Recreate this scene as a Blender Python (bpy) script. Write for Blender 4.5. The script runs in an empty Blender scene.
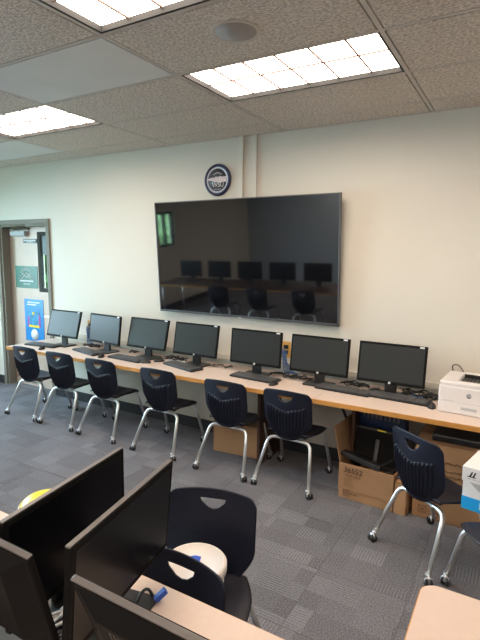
import bpy, bmesh, math, random
from mathutils import Vector, Matrix
random.seed(7)
PI = math.pi
R = math.radians
SC = bpy.context.scene
COL = SC.collection
H = 2.89                                     # ceiling height

# ------------------------------------------------------------------ camera
cd = bpy.data.cameras.new('camera'); cam = bpy.data.objects.new('camera', cd); COL.objects.link(cam)
cd.sensor_fit = 'HORIZONTAL'; cd.sensor_width = 36.0; cd.lens = 36.0 * 480.44 / 480.0
cd.clip_start = 0.05; cd.clip_end = 200
_r = Vector((0.86217403, 0.50649412, 0.01093819)); _u = Vector((-0.07902432, 0.11312901, 0.99043273)); _f = Vector((-0.50041092, 0.85478976, -0.13756225))
cam.matrix_world = Matrix(((_r.x, _u.x, -_f.x, 1.8958), (_r.y, _u.y, -_f.y, -3.9684), (_r.z, _u.z, -_f.z, H - 1.0622), (0, 0, 0, 1)))
SC.camera = cam

# ------------------------------------------------------------------ world, exposure
w = bpy.data.worlds.new('world'); SC.world = w; w.use_nodes = True
bg = w.node_tree.nodes['Background']
bg.inputs['Color'].default_value = (0.56, 0.80, 0.95, 1); bg.inputs['Strength'].default_value = 11.0
SC.view_settings.view_transform = 'Standard'; SC.view_settings.look = 'None'
SC.view_settings.gamma = 1.0; SC.view_settings.use_curve_mapping = False
SC.view_settings.exposure = 1.02
LAMP_STRENGTH = 8.2
LAMP_COLOR = (1.0, 0.85, 0.71)

# ------------------------------------------------------------------ materials
MATS = {}
def mat(name, color=(0.5, 0.5, 0.5), rough=0.5, metal=0.0, spec=0.5, var=0.0, vscale=8.0, bump=0.0, bscale=60.0, emit=None, estr=0.0, coat=0.0):
    m = bpy.data.materials.new(name); m.use_nodes = True
    nt = m.node_tree; b = nt.nodes['Principled BSDF']
    b.inputs['Base Color'].default_value = (*color, 1); b.inputs['Roughness'].default_value = rough
    b.inputs['Metallic'].default_value = metal; b.inputs['Specular IOR Level'].default_value = spec
    b.inputs['Coat Weight'].default_value = coat
    tc = nt.nodes.new('ShaderNodeTexCoord')
    if var > 0:
        n = nt.nodes.new('ShaderNodeTexNoise'); n.inputs['Scale'].default_value = vscale; n.inputs['Detail'].default_value = 5
        nt.links.new(tc.outputs['Object'], n.inputs['Vector'])
        r = nt.nodes.new('ShaderNodeValToRGB')
        r.color_ramp.elements[0].position = 0.3; r.color_ramp.elements[1].position = 0.7
        r.color_ramp.elements[0].color = (*[max(0, c * (1 - var)) for c in color], 1)
        r.color_ramp.elements[1].color = (*[min(1, c * (1 + var)) for c in color], 1)
        nt.links.new(n.outputs['Fac'], r.inputs['Fac']); nt.links.new(r.outputs['Color'], b.inputs['Base Color'])
    if bump > 0:
        n = nt.nodes.new('ShaderNodeTexNoise'); n.inputs['Scale'].default_value = bscale; n.inputs['Detail'].default_value = 3
        nt.links.new(tc.outputs['Object'], n.inputs['Vector'])
        bu = nt.nodes.new('ShaderNodeBump'); bu.inputs['Strength'].default_value = bump; bu.inputs['Distance'].default_value = 0.004
        nt.links.new(n.outputs['Fac'], bu.inputs['Height']); nt.links.new(bu.outputs['Normal'], b.inputs['Normal'])
    if emit:
        b.inputs['Emission Color'].default_value = (*emit, 1); b.inputs['Emission Strength'].default_value = estr
    MATS[name] = m
    return m
M_wall = mat('wall_paint', (0.66, 0.62, 0.54), 0.6, var=0.015, vscale=1.5, bump=0.05, bscale=120)
M_base = mat('baseboard_rubber', (0.028, 0.03, 0.035), 0.5)
M_tbar = mat('ceiling_grid_metal', (0.52, 0.465, 0.41), 0.55)
M_dark = mat('dark_gap', (0.01, 0.01, 0.01), 0.8)
M_panelmetal = mat('smooth_ceiling_panel', (0.62, 0.61, 0.58), 0.5, var=0.04, vscale=3)
M_diff = mat('light_diffuser', (0.9, 0.9, 0.88), 0.5, emit=LAMP_COLOR, estr=LAMP_STRENGTH)
M_louver = mat('louver_white', (0.15, 0.105, 0.09), 0.7, spec=0.0)
M_top = mat('laminate_top', (0.63, 0.50, 0.425), 0.42, var=0.03, vscale=30, bump=0.02, bscale=200)
M_top2 = mat('laminate_peach', (0.56, 0.435, 0.365), 0.4, var=0.02, vscale=40)
M_edge = mat('wood_edge', (0.50, 0.235, 0.055), 0.4, var=0.12, vscale=20)
M_navy = mat('navy_plastic', (0.005, 0.007, 0.018), 0.45, spec=0.35, bump=0.15, bscale=400)
M_navyseat = mat('navy_seat_plastic', (0.010, 0.010, 0.018), 0.42, bump=0.15, bscale=400)
M_chrome = mat('chrome_tube', (0.74, 0.74, 0.73), 0.38, metal=0.9)
M_caster = mat('caster_metal', (0.60, 0.61, 0.63), 0.3, metal=0.8)
M_wheel = mat('caster_rubber', (0.012, 0.012, 0.013), 0.5)
M_blk = mat('black_plastic', (0.012, 0.012, 0.013), 0.38, bump=0.1, bscale=500)
M_bezel = mat('monitor_bezel', (0.008, 0.0075, 0.0075), 0.6, spec=0.08)
M_rimlite = mat('monitor_rim_grey', (0.13, 0.115, 0.11), 0.35, metal=0.3)
M_scr = mat('monitor_screen', (0.024, 0.027, 0.027), 0.38, spec=0.28)
M_tvscr = mat('tv_screen_glass', (0.004, 0.0045, 0.006), 0.05, spec=1.0, coat=1.0)
M_tvrim = mat('tv_rim_metal', (0.11, 0.115, 0.125), 0.45, metal=0.6)
M_white = mat('white_plastic', (0.68, 0.64, 0.62), 0.35)
M_whites = mat('white_sticker', (0.72, 0.72, 0.73), 0.5)
M_key = mat('key_black', (0.075, 0.075, 0.078), 0.45)
M_kbase = mat('keyboard_black', (0.010, 0.010, 0.011), 0.45)
M_card = mat('cardboard', (0.375, 0.205, 0.098), 0.75, var=0.06, vscale=7, bump=0.08, bscale=60)
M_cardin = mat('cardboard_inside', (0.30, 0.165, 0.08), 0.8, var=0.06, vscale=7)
M_ink = mat('print_ink', (0.03, 0.018, 0.012), 0.7)
M_inkfade = mat('faded_ink', (0.17, 0.085, 0.04), 0.8)
M_frame = mat('door_frame_paint', (0.20, 0.185, 0.155), 0.6, spec=0.2)
M_door = mat('door_wood', (0.56, 0.43, 0.355), 0.45, var=0.07, vscale=4)
M_green = mat('green_poster', (0.006, 0.115, 0.075), 0.4)
M_blue = mat('blue_poster', (0.012, 0.22, 0.58), 0.4, var=0.15, vscale=14)
M_pink = mat('poster_magenta', (0.40, 0.06, 0.30), 0.5, var=0.4, vscale=40)
M_yel = mat('yellow_plastic', (0.85, 0.62, 0.02), 0.35)
M_tub = mat('tub_cream', (0.66, 0.60, 0.56), 0.35)
M_bluelab = mat('blue_label', (0.02, 0.08, 0.45), 0.5)
M_outlet = mat('outlet_almond', (0.62, 0.36, 0.10), 0.4)
M_race = mat('raceway_almond', (0.58, 0.52, 0.43), 0.45)
M_brown = mat('brown_panel', (0.055, 0.022, 0.012), 0.5, var=0.2, vscale=12)
M_greige = mat('greige_panel', (0.33, 0.29, 0.245), 0.55)
M_cyan = mat('cyan_print', (0.01, 0.34, 0.75), 0.45)
M_greyp = mat('grey_print', (0.42, 0.42, 0.42), 0.5)
M_clocknavy = mat('plaque_navy', (0.018, 0.022, 0.075), 0.3)
M_clockface = mat('plaque_charcoal', (0.07, 0.07, 0.08), 0.4, var=0.4, vscale=60)
M_clockband = mat('plaque_pale_band', (0.68, 0.58, 0.58), 0.5, var=0.15, vscale=50)
M_clockring = mat('plaque_ring', (0.62, 0.65, 0.72), 0.4)
M_darkblue = mat('dark_blue_plastic', (0.006, 0.017, 0.06), 0.4)
M_cable = mat('cable_black', (0.012, 0.012, 0.012), 0.45)
M_bluecable = mat('cable_blue', (0.05, 0.12, 0.28), 0.5)
M_whcable = mat('cable_white', (0.55, 0.55, 0.56), 0.5)
M_speaker = mat('speaker_grille', (0.33, 0.30, 0.28), 0.6)
M_leafg = mat('hedge_green', (0.22, 0.34, 0.15), 0.8, var=0.6, vscale=5)
M_grass = mat('outside_paving', (0.20, 0.22, 0.20), 0.9, var=0.4, vscale=3)
M_alu = mat('window_frame_metal', (0.05, 0.053, 0.048), 0.8, spec=0.1)
M_grille = mat('vent_black', (0.02, 0.018, 0.017), 0.5)

def ceiling_mat():
    m = mat('acoustic_tile', (0.40, 0.35, 0.31), 0.85); nt = m.node_tree; b = nt.nodes['Principled BSDF']
    tc = nt.nodes.new('ShaderNodeTexCoord')
    mp = nt.nodes.new('ShaderNodeMapping'); mp.inputs['Scale'].default_value = (0.75, 1.15, 1)
    nt.links.new(tc.outputs['Object'], mp.inputs['Vector'])
    n = nt.nodes.new('ShaderNodeTexNoise'); n.inputs['Scale'].default_value = 80; n.inputs['Detail'].default_value = 3; n.inputs['Roughness'].default_value = 0.6
    nt.links.new(mp.outputs['Vector'], n.inputs['Vector'])
    bu = nt.nodes.new('ShaderNodeBump'); bu.inputs['Strength'].default_value = 0.9; bu.inputs['Distance'].default_value = 0.012
    nt.links.new(n.outputs['Fac'], bu.inputs['Height']); nt.links.new(bu.outputs['Normal'], b.inputs['Normal'])
    r = nt.nodes.new('ShaderNodeValToRGB')
    r.color_ramp.elements[0].position = 0.38; r.color_ramp.elements[0].color = (0.42, 0.36, 0.305, 1)
    r.color_ramp.elements[1].position = 0.60; r.color_ramp.elements[1].color = (0.76, 0.675, 0.58, 1)
    nt.links.new(n.outputs['Fac'], r.inputs['Fac']); nt.links.new(r.outputs['Color'], b.inputs['Base Color'])
    return m
M_ceil = ceiling_mat()

def carpet_mat():
    m = mat('carpet_tile', (0.1, 0.1, 0.1), 0.95, spec=0.1); nt = m.node_tree; b = nt.nodes['Principled BSDF']; L = nt.links
    def math_(op, a, bb=None, c=None):
        n = nt.nodes.new('ShaderNodeMath'); n.operation = op
        for i, v in enumerate((a, bb, c)):
            if v is None: continue
            if isinstance(v, (int, float)): n.inputs[i].default_value = v
            else: L.new(v, n.inputs[i])
        return n.outputs[0]
    tc = nt.nodes.new('ShaderNodeTexCoord'); sp = nt.nodes.new('ShaderNodeSeparateXYZ'); L.new(tc.outputs['Object'], sp.inputs[0])
    X, Y = sp.outputs[0], sp.outputs[1]
    def white(a, bb, c):
        cb = nt.nodes.new('ShaderNodeCombineXYZ'); L.new(a, cb.inputs[0]); L.new(bb, cb.inputs[1]); cb.inputs[2].default_value = c
        wn = nt.nodes.new('ShaderNodeTexWhiteNoise'); wn.noise_dimensions = '3D'; L.new(cb.outputs[0], wn.inputs['Vector']); return wn.outputs['Value']
    T = 0.5
    tx = math_('FLOOR', math_('DIVIDE', X, T)); ty = math_('FLOOR', math_('DIVIDE', Y, T))
    # patches inside a tile: irregular blocks, four levels of brightness
    q = 0.19
    px = math_('FLOOR', math_('DIVIDE', math_('ADD', X, math_('MULTIPLY', white(ty, ty, 3.1), 0.5)), q * 1.0))
    py = math_('FLOOR', math_('DIVIDE', math_('ADD', Y, math_('MULTIPLY', white(tx, tx, 5.3), 0.3)), q * 0.72))
    pw = white(px, py, 1.0)
    orient = math_('GREATER_THAN', white(tx, ty, 2.0), 0.42)
    freq = 2 * PI / 0.0178
    sx = math_('SINE', math_('MULTIPLY', X, freq)); sy = math_('SINE', math_('MULTIPLY', Y, freq))
    st = math_('ADD', math_('MULTIPLY', sx, orient), math_('MULTIPLY', sy, math_('SUBTRACT', 1.0, orient)))
    st = math_('MULTIPLY', math_('GREATER_THAN', st, 0.25), math_('GREATER_THAN', pw, 0.5))
    # strength of stripes per patch
    stw = math_('MULTIPLY', st, math_('ADD', 0.15, math_('MULTIPLY', white(px, py, 7.0), 0.75)))
    # fine weave
    n = nt.nodes.new('ShaderNodeTexNoise'); n.inputs['Scale'].default_value = 120; n.inputs['Detail'].default_value = 2; L.new(tc.outputs['Object'], n.inputs['Vector'])
    fine = math_('SUBTRACT', n.outputs['Fac'], 0.5)
    patch = math_('MULTIPLY', math_('SUBTRACT', white(px, py, 9.0), 0.5), 0.22)
    tile = math_('MULTIPLY', math_('SUBTRACT', white(tx, ty, 11.0), 0.5), 0.16)
    val = math_('ADD', math_('ADD', 1.0, patch), math_('ADD', tile, math_('ADD', math_('MULTIPLY', stw, 0.5), math_('MULTIPLY', fine, 1.9))))
    # dark line at tile seams
    fx = math_('ABSOLUTE', math_('SUBTRACT', math_('FRACT', math_('DIVIDE', X, T)), 0.5)); fy = math_('ABSOLUTE', math_('SUBTRACT', math_('FRACT', math_('DIVIDE', Y, T)), 0.5))
    seam = math_('GREATER_THAN', math_('MAXIMUM', fx, fy), 0.494)
    val = math_('MULTIPLY', val, math_('SUBTRACT', 1.0, math_('MULTIPLY', seam, 0.25)))
    mx = nt.nodes.new('ShaderNodeVectorMath'); mx.operation = 'SCALE'; mx.inputs[0].default_value = (0.140, 0.136, 0.147); L.new(val, mx.inputs['Scale'])
    L.new(mx.outputs[0], b.inputs['Base Color'])
    bu = nt.nodes.new('ShaderNodeBump'); bu.inputs['Strength'].default_value = 0.5; bu.inputs['Distance'].default_value = 0.003
    L.new(val, bu.inputs['Height']); L.new(bu.outputs['Normal'], b.inputs['Normal'])
    return m
M_carpet = carpet_mat()

# ------------------------------------------------------------------ mesh helpers
class MB:
    def __init__(self): self.bm = bmesh.new()
    def box(self, x0, x1, y0, y1, z0, z1, bev=0.0, seg=2, M=None):
        t = bmesh.new(); bmesh.ops.create_cube(t, size=1)
        for v in t.verts: v.co = Vector(((x0 + x1) / 2 + v.co.x * (x1 - x0), (y0 + y1) / 2 + v.co.y * (y1 - y0), (z0 + z1) / 2 + v.co.z * (z1 - z0)))
        if bev > 0: bmesh.ops.bevel(t, geom=t.edges[:], offset=bev, segments=seg, affect='EDGES', profile=0.5)
        return self.add(t, M)
    def add(self, t, M=None):
        if M is not None: bmesh.ops.transform(t, matrix=M, verts=t.verts)
        me = bpy.data.meshes.new('t'); t.to_mesh(me); t.free(); self.bm.from_mesh(me); bpy.data.meshes.remove(me)
        return self
    def tube(self, pts, r, seg=8, cap=True, closed=False, M=None):
        pts = [Vector(p) for p in pts]; t = bmesh.new(); rings = []; n = len(pts); prev = None
        for i, p in enumerate(pts):
            a = pts[i - 1] if (i > 0 or closed) else p; b = pts[(i + 1) % n] if (i < n - 1 or closed) else p
            d = (b - a).normalized()
            if prev is None:
                up = Vector((0, 0, 1)) if abs(d.z) < 0.9 else Vector((0, 1, 0)); x = d.cross(up).normalized()
            else:
                x = prev - d * prev.dot(d); x = x.normalized() if x.length > 1e-6 else d.orthogonal().normalized()
            prev = x; y = d.cross(x)
            rr = r[i] if isinstance(r, (list, tuple)) else r
            rings.append([t.verts.new(p + x * math.cos(2 * PI * k / seg) * rr + y * math.sin(2 * PI * k / seg) * rr) for k in range(seg)])
        for i in range(n if closed else n - 1):
            A, B = rings[i], rings[(i + 1) % n]
            for k in range(seg):
                f = t.faces.new((A[k], A[(k + 1) % seg], B[(k + 1) % seg], B[k])); f.smooth = True
        if cap and not closed: t.faces.new(rings[0][::-1]); t.faces.new(rings[-1])
        bmesh.ops.recalc_face_normals(t, faces=t.faces)
        return self.add(t, M)
    def lathe(self, prof, seg=32, M=None):
        t = bmesh.new(); rings = []
        for (r, z) in prof:
            rings.append([t.verts.new((r * math.cos(2 * PI * k / seg), r * math.sin(2 * PI * k / seg), z)) for k in range(seg)] if r > 1e-5 else [t.verts.new((0, 0, z))])
        for A, B in zip(rings, rings[1:]):
            for k in range(seg):
                a, b, c, d = A[k % len(A)], A[(k + 1) % len(A)], B[(k + 1) % len(B)], B[k % len(B)]
                vs = []
                for v in (a, b, c, d):
                    if v not in vs: vs.append(v)
                if len(vs) > 2:
                    f = t.faces.new(vs); f.smooth = True
        bmesh.ops.recalc_face_normals(t, faces=t.faces)
        return self.add(t, M)
    def prism(self, poly, z0, z1, M=None, bev=0.0):
        t = bmesh.new(); vs = [t.verts.new((x, y, z0)) for x, y in poly]; f = t.faces.new(vs)
        r = bmesh.ops.extrude_face_region(t, geom=[f]); nv = [v for v in r['geom'] if isinstance(v, bmesh.types.BMVert)]
        for v in nv: v.co.z = z1
        bmesh.ops.recalc_face_normals(t, faces=t.faces)
        if bev > 0: bmesh.ops.bevel(t, geom=[e for e in t.edges if abs(e.verts[0].co.z - e.verts[1].co.z) < 1e-6], offset=bev, segments=2, affect='EDGES')
        return self.add(t, M)
    def quad(self, pts):
        self.bm.faces.new([self.bm.verts.new(p) for p in pts]); return self
    def build(self, name, m, parent=None):
        me = bpy.data.meshes.new(name); self.bm.to_mesh(me); self.bm.free()
        o = bpy.data.objects.new(name, me); COL.objects.link(o); me.materials.append(m)
        if parent is not None: o.parent = parent
        return o
def rrect(x0, x1, y0, y1, r, n=6):
    out = []
    for cx, cy, a in ((x1 - r, y1 - r, 0), (x0 + r, y1 - r, 90), (x0 + r, y0 + r, 180), (x1 - r, y0 + r, 270)):
        for k in range(n + 1):
            t = R(a + 90 * k / n); out.append((cx + r * math.cos(t), cy + r * math.sin(t)))
    return out
def arc_pts(c, a, b, r, n=5):
    """fillet points at corner c between directions towards a and b"""
    c, a, b = Vector(c), Vector(a), Vector(b); u = (a - c).normalized(); v = (b - c).normalized()
    p0, p1 = c + u * r, c + v * r
    return [(p0 * (1 - t) ** 2 + c * 2 * t * (1 - t) + p1 * t * t) for t in [k / n for k in range(n + 1)]]
def path(pts, r=0.05, n=5):
    out = [Vector(pts[0])]
    for i in range(1, len(pts) - 1): out += arc_pts(pts[i], pts[i - 1], pts[i + 1], r, n)
    out.append(Vector(pts[-1])); return out
def thing(name, label, cat, loc=(0, 0, 0), rz=0.0, group=None):
    o = bpy.data.objects.new(name, None); COL.objects.link(o); o.empty_display_size = 0.1
    o.location = loc; o.rotation_euler = (0, 0, rz); tag(o, label, cat, group); return o
def tag(o, label, cat, group=None):
    o['label'] = label; o['category'] = cat
    if group: o['group'] = group
    return o
def struct(o): o['kind'] = 'structure'; return o
def dup(root, loc=None, rz=None, label=None, parent=None):
    c = root.copy(); COL.objects.link(c)
    if parent is not None: c.parent = parent
    if loc is not None: c.location = loc
    if rz is not None: c.rotation_euler = (0, 0, rz)
    if label: c['label'] = label
    for ch in [x for x in bpy.data.objects if x.parent == root]: dup(ch, parent=c)
    return c
def text(name, s, size, m, parent, M, ext=0.0008, shear=0.0):
    cu = bpy.data.curves.new(name, 'FONT'); cu.body = s; cu.size = size; cu.align_x = 'CENTER'; cu.align_y = 'CENTER'; cu.extrude = ext; cu.shear = shear
    o = bpy.data.objects.new('tmp_text', cu); COL.objects.link(o); bpy.context.view_layer.update()
    me = bpy.data.meshes.new_from_object(o); bpy.data.objects.remove(o); me.transform(M); me.materials.clear(); me.materials.append(m)
    q = bpy.data.objects.new(name, me); COL.objects.link(q)
    if parent is not None: q.parent = parent
    return q
FRONT = Matrix.Rotation(PI / 2, 4, 'X')      # lays an XY drawing on a plane facing -Y

# ------------------------------------------------------------------ room shell
X0, X1, Y0 = -4.75, 5.2, -8.0
DX0, DX1, DZ = -4.13, -3.19, 2.165           # door opening
b = MB(); b.box(X0, X1, Y0, 0.2, -0.1, 0); struct(b.build('floor', M_carpet))
b = MB()
b.box(X0, DX0, 0, 0.16, 0, H + .15); b.box(DX0, DX1, 0, 0.16, DZ, H + .15); b.box(DX1, X1, 0, 0.16, 0, H + .15)
struct(b.build('wall_back', M_wall))
b = MB(); b.box(X1, X1 + .15, Y0, 0, 0, H + .15); struct(b.build('wall_right', M_wall))
b = MB(); b.box(X0 - .15, X1 + .15, Y0 - .15, Y0, 0, H + .15); struct(b.build('wall_front', mat('wall_paint_grey_blue', (0.50, 0.58, 0.66), 0.6)))
WY = [(-4.75, -4.2), (-3.7, -0.5)]          # windows in the left wall
WZ = [(1.35, 2.08), (.85, 2.6)]
b = MB()
ys = [Y0] + [v for wy in WY for v in wy] + [0]
for a, c in zip(ys[::2], ys[1::2]): b.box(X0 - .15, X0, a, c, 0, H + .15)
for (a, c), (z0, z1) in zip(WY, WZ): b.box(X0 - .15, X0, a, c, 0, z0); b.box(X0 - .15, X0, a, c, z1, H + .15)
struct(b.build('wall_left', M_wall))
for i, ((a, c), (w0, w1)) in enumerate(zip(WY, WZ)):
    m = MB()
    for (p, q, z0, z1) in ((a, a + .05, w0, w1), (c - .05, c, w0, w1), (a, c, w0, w0 + .05), (a, c, w1 - .05, w1), ((a + c) / 2 - .025, (a + c) / 2 + .025, w0, w1)):
        m.box(X0 - .10, X0 - .04, p, q, z0, z1)
    struct(m.build('window_%d' % (i + 1), M_alu))
# ceiling: one tile plane, grid bars below it, holes for the fixtures
REM = 0.290
def rowy(j): return -REM - 0.61 * j
XS = [1.22 * i for i in range(-4, 5)]; NR = 13
FIX = [(-2, 1), (0, 1), (0, 3), (2, 1), (0, 6), (2, 6), (-2, 9), (0, 9), (2, 9), (-2, 11), (0, 11), (2, 11)]  # unseen rear panels are added to brighten the walls mirrored in the television
SMOOTH = [(-1, 2), (-3, 0), (-1, 5), (1, 8)]
m = MB(); ms = MB()
G = 0.019
for i in range(-4, 5):
    for j in range(-1, NR):
        x0, x1 = max(X0, 1.22 * i), min(X1, 1.22 * (i + 1)); y1 = 0 if j == -1 else rowy(j); y0 = max(Y0, rowy(j + 1))
        if x1 - x0 < .02 or y1 - y0 < .02 or (i, j) in FIX: continue
        tgt = ms if (i, j) in SMOOTH else m
        tgt.box(x0 + G, x1 - G, y0 + G, y1 - (G if j >= 0 else 0.0), H - 0.001, H + 0.02)
struct(m.build('ceiling', M_ceil)); struct(ms.build('ceiling_panel', M_panelmetal))
m = MB(); m.box(X0, X1, Y0, 0, H + .12, H + .15); struct(m.build('ceiling_plenum', M_dark))
m = MB()
for x in XS + [X0 + .012]: m.box(x - .012, x + .012, Y0, 0, H - .0005, H + .012)
for j in range(0, NR): m.box(X0, X1, rowy(j) - .012, rowy(j) + .012, H - .001, H + .011)
m.box(X0, X1, -0.018, 0, H - .004, H + .012)
struct(m.build('trim_1', M_tbar))
m = MB(); m.box(DX1 + .055, X1, -.012, 0, 0, .115, .003); m.box(X0, DX0 - .055, -.012, 0, 0, .115, .003); struct(m.build('baseboard_back', M_base))
m = MB(); m.box(X0, X0 + .012, Y0, 0, 0, .115); struct(m.build('baseboard_left', M_base))

# outside: lawn and hedge seen through the left windows and the door light
m = MB(); m.box(X0 - 14, X0 - .15, Y0 - 8, 10, -0.4, -0.3); m.box(X0 - .15, X1 + 4, 0.16, 10, -.4, -.3); g = struct(m.build('ground_outside', M_grass))
def hedge(loc, sx, sy, sz, label, m_=M_leafg):
    t = bmesh.new(); bmesh.ops.create_icosphere(t, subdivisions=5, radius=1)
    for v in t.verts:
        c = v.co; k = 1 + .09 * math.sin(9 * c.x + 3 * c.y) * math.sin(8 * c.y + 2) + .07 * math.sin(17 * c.z + 11 * c.x) + random.uniform(-.05, .05)
        v.co = Vector((c.x * sx * k, c.y * sy * k, max(-.95, c.z) * sz * k))
    q = MB().add(t).build('hedge', M_leafg); q.location = loc; tag(q, label, 'hedge', 'bushes outside'); q.data.materials[0] = m_; return q
hedge((-8.4, -8.6, 1.6), 1.8, 2.8, 3.2, 'long green hedge outside the windows, reflected at the left of the black television')
hedge((-8.8, 4.4, 1.0), 2.2, 1.6, 2.0, 'green bush outside, seen through the narrow glass of the door', mat('dark_foliage', (0.03, 0.06, 0.016), 0.9, var=0.95, vscale=2))

# ------------------------------------------------------------------ door
dr = thing('door_1', 'pale wooden door with narrow window, posters and overhead closer in grey frame', 'door', (DX0, 0.11, 0)); dr['kind'] = 'structure'
del dr['category']
DW = DX1 - DX0
g0, g1, gz0, gz1 = DW - .270, DW - .135, 1.34, 2.03      # glass opening
m = MB(); m.box(0, g0, 0, .045, .01, DZ); m.box(g1, DW, 0, .045, .01, DZ); m.box(g0, g1, 0, .045, .01, gz0); m.box(g0, g1, 0, .045, gz1, DZ)
m.build('door_leaf', M_door, dr)
m = MB()
for a in ((g0 - .06, g0 + .002, gz0 - .04, gz1 + .04), (g1 - .002, g1 + .03, gz0 - .04, gz1 + .04), (g0, g1, gz0 - .04, gz0 + .01), (g0, g1, gz1 - .01, gz1 + .04)): m.box(a[0], a[1], -.010, .03, a[2], a[3], .003)
m.build('window_frame', M_alu, dr)
gl = bpy.data.materials.new('door_glass'); gl.use_nodes = True
gp = gl.node_tree.nodes['Principled BSDF']; gp.inputs['Transmission Weight'].default_value = 1; gp.inputs['Roughness'].default_value = 0.02; gp.inputs['IOR'].default_value = 1.02; gp.inputs['Base Color'].default_value = (.42, .50, .44, 1)
m = MB(); m.box(g0, g1, .018, .024, gz0, gz1); m.build('window_pane', gl, dr)
m = MB(); m.box(g0, g1, .008, .012, gz1 - .25, gz1); m.build('window_shade', mat('shade_blue_grey', (0.16, 0.21, 0.25), 0.6), dr)
m = MB(); m.box(.12, .42, -.055, 0, 2.02, 2.085, .006); cl = m.build('door_closer', mat('closer_grey', (0.30, 0.32, 0.33), 0.5), dr)
m = MB(); m.tube([(.16, -.05, 2.115), (.34, -.20, 2.135), (.60, -.06, 2.15)], .010); m.box(.09, .46, -.03, 0, 2.10, 2.125); m.build('closer_arm', M_frame, cl)
m = MB(); m.tube([(DW - .08, 0, .99), (DW - .08, -.05, .99), (DW - .08, -.055, .99)], .012); m.box(DW - .19, DW - .07, -.066, -.048, .98, 1.0, .006)
m.build('door_handle', M_caster, dr)
m = MB(); 
for (a, c, d, e) in ((DX0 - .055, DX0, 0, DZ), (DX1, DX1 + .055, 0, DZ), (DX0 - .055, DX1 + .055, DZ, DZ + .055)): m.box(a, c, -.02, .0, d, e, .003)
m.box(DX0 - .001, DX0 + .03, .001, .16, 0, DZ - .03); m.box(DX1 - .03, DX1 + .001, .001, .10, 0, DZ - .03); m.box(DX0 - .001, DX1 + .001, .001, .108, DZ - .03, DZ + .001)
struct(m.build('trim_2', M_frame))
# sign plate and posters are fixed on the door: things hanging there
def on_door(z): return (0, 0, z)
s = thing('room_sign', 'small black sign plate with two white lines, above the green poster on the door', 'sign', (-3.665, .104, 1.955))
MB().box(-.135, .135, -.004, .004, -.028, .028, .002).build('sign_plate', M_blk, s)
m = MB()
for k in range(7): m.box(-.115 + k * .033, -.092 + k * .033, -.0055, -.004, .003, .013)
for k in range(4): m.box(-.06 + k * .032, -.036 + k * .032, -.0055, -.004, -.014, -.007)
m.build('sign_lettering', M_whites, s)
s = thing('green_poster', 'green poster with white mountain and sunburst drawing on the door', 'poster', (-3.775, .106, 1.485))
MB().box(-.225, .225, -.002, .003, -.145, .145).build('poster_sheet', M_green, s)
m = MB()
def stroke(mb, pts, r): mb.tube([(x, -.004, z) for x, z in pts], r * 1.25, 5)
stroke(m, [(-.15, -.03), (-.06, .045), (-.035, .02), (.0, .06), (.03, .02), (.05, .04), (.15, -.03)], .005)
stroke(m, [(-.11, -.03), (-.03, .02), (.01, -.005), (.04, .012), (.10, -.03)], .004)
for k in range(9):
    a = R(18 + k * 18); stroke(m, [(math.cos(a) * .075, .03 + math.sin(a) * .06), (math.cos(a) * .115, .03 + math.sin(a) * .095)], .003)
for k in range(8): m.box(-.14 + k * .036, -.112 + k * .036, -.004, -.002, -.062, -.042)
for k in range(4): m.box(-.06 + k * .034, -.034 + k * .034, -.004, -.002, -.098, -.086)
m.build('poster_drawing', M_whites, s)
s = thing('blue_poster', 'tall bright blue poster with small picture, below the green poster on the door', 'poster', (-3.655, .106, .945))
MB().box(-.19, .19, -.002, .003, -.31, .25).build('poster_sheet', M_blue, s)
MB().box(-.12, .12, -.004, -.002, -.13, .10).build('poster_picture', mat('poster_teal', (0.02, 0.22, 0.42), 0.5, var=0.7, vscale=22), s)
m = MB(); m.box(-.13, -.10, -.0045, -.003, -.12, .02); m.build('poster_picture', M_pink, s); m = MB(); m.box(.09, .125, -.0045, -.003, -.12, .04); m.build('poster_picture', M_pink, s)
MB().lathe([(0, 0), (.022, 0), (.022, .002), (0, .002)], 16, M=Matrix.Translation((-.01, -.004, .06)) @ Matrix.Rotation(PI / 2, 4, 'X')).build('poster_figure', M_yel, s)
MB().box(-.11, .10, -.005, -.004, -.125, -.095).build('poster_strip', M_yel, s)
MB().lathe([(0, 0), (.075, 0), (.075, .002), (0, .002)], 24, M=Matrix.Translation((0, -.002, -.225)) @ Matrix.Rotation(PI / 2, 4, 'X')).build('poster_disc', M_whites, s)
m = MB()
m.box(-.12, .12, -.004, -.002, .20, .215); m.box(-.13, .05, -.004, -.002, .17, .185)
m.build('poster_lettering', M_whites, s)

# ------------------------------------------------------------------ ceiling light fixtures and speaker
def fixture(label):
    t = thing('ceiling_light', label, 'ceiling light', (0, 0, H), 0, 'fluorescent panels in the ceiling')
    W, D = 1.22, .61; a = .016
    m = MB(); a = .012; c = .026
    for q in ((a, W - a, a, c), (a, W - a, D - c, D - a), (a, c, a, D - a), (W - c, W - a, a, D - a)): m.box(q[0], q[1], q[2], q[3], .001, .09)
    m.build('housing', M_dark, t)
    MB().box(c, W - c, c, D - c, .030, .034).build('diffuser', M_diff, t)
    m = MB()
    for k in range(1, 6): m.box(W * k / 6 - .0045, W * k / 6 + .0045, c, D - c, .022, .030)
    m.box(c, W - c, D / 2 - .0045, D / 2 + .0045, .022, .030)
    m.build('louver', M_louver, t)
    return t
FL = {(-2, 1): 'square-celled light panel at the left edge of the photo', (0, 1): 'long lit panel between the round speaker and the television wall', (0, 3): 'lit panel at the top left, cut by the upper edge of the photo'}
base_fix = None
for (i, j) in FIX:
    loc = (1.22 * i, rowy(j + 1), H); lab = FL.get((i, j), 'lit ceiling panel out of view, added to light the room')
    if base_fix is None: base_fix = fixture(lab); base_fix.location = loc
    else: dup(base_fix, loc, 0, lab)
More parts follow.
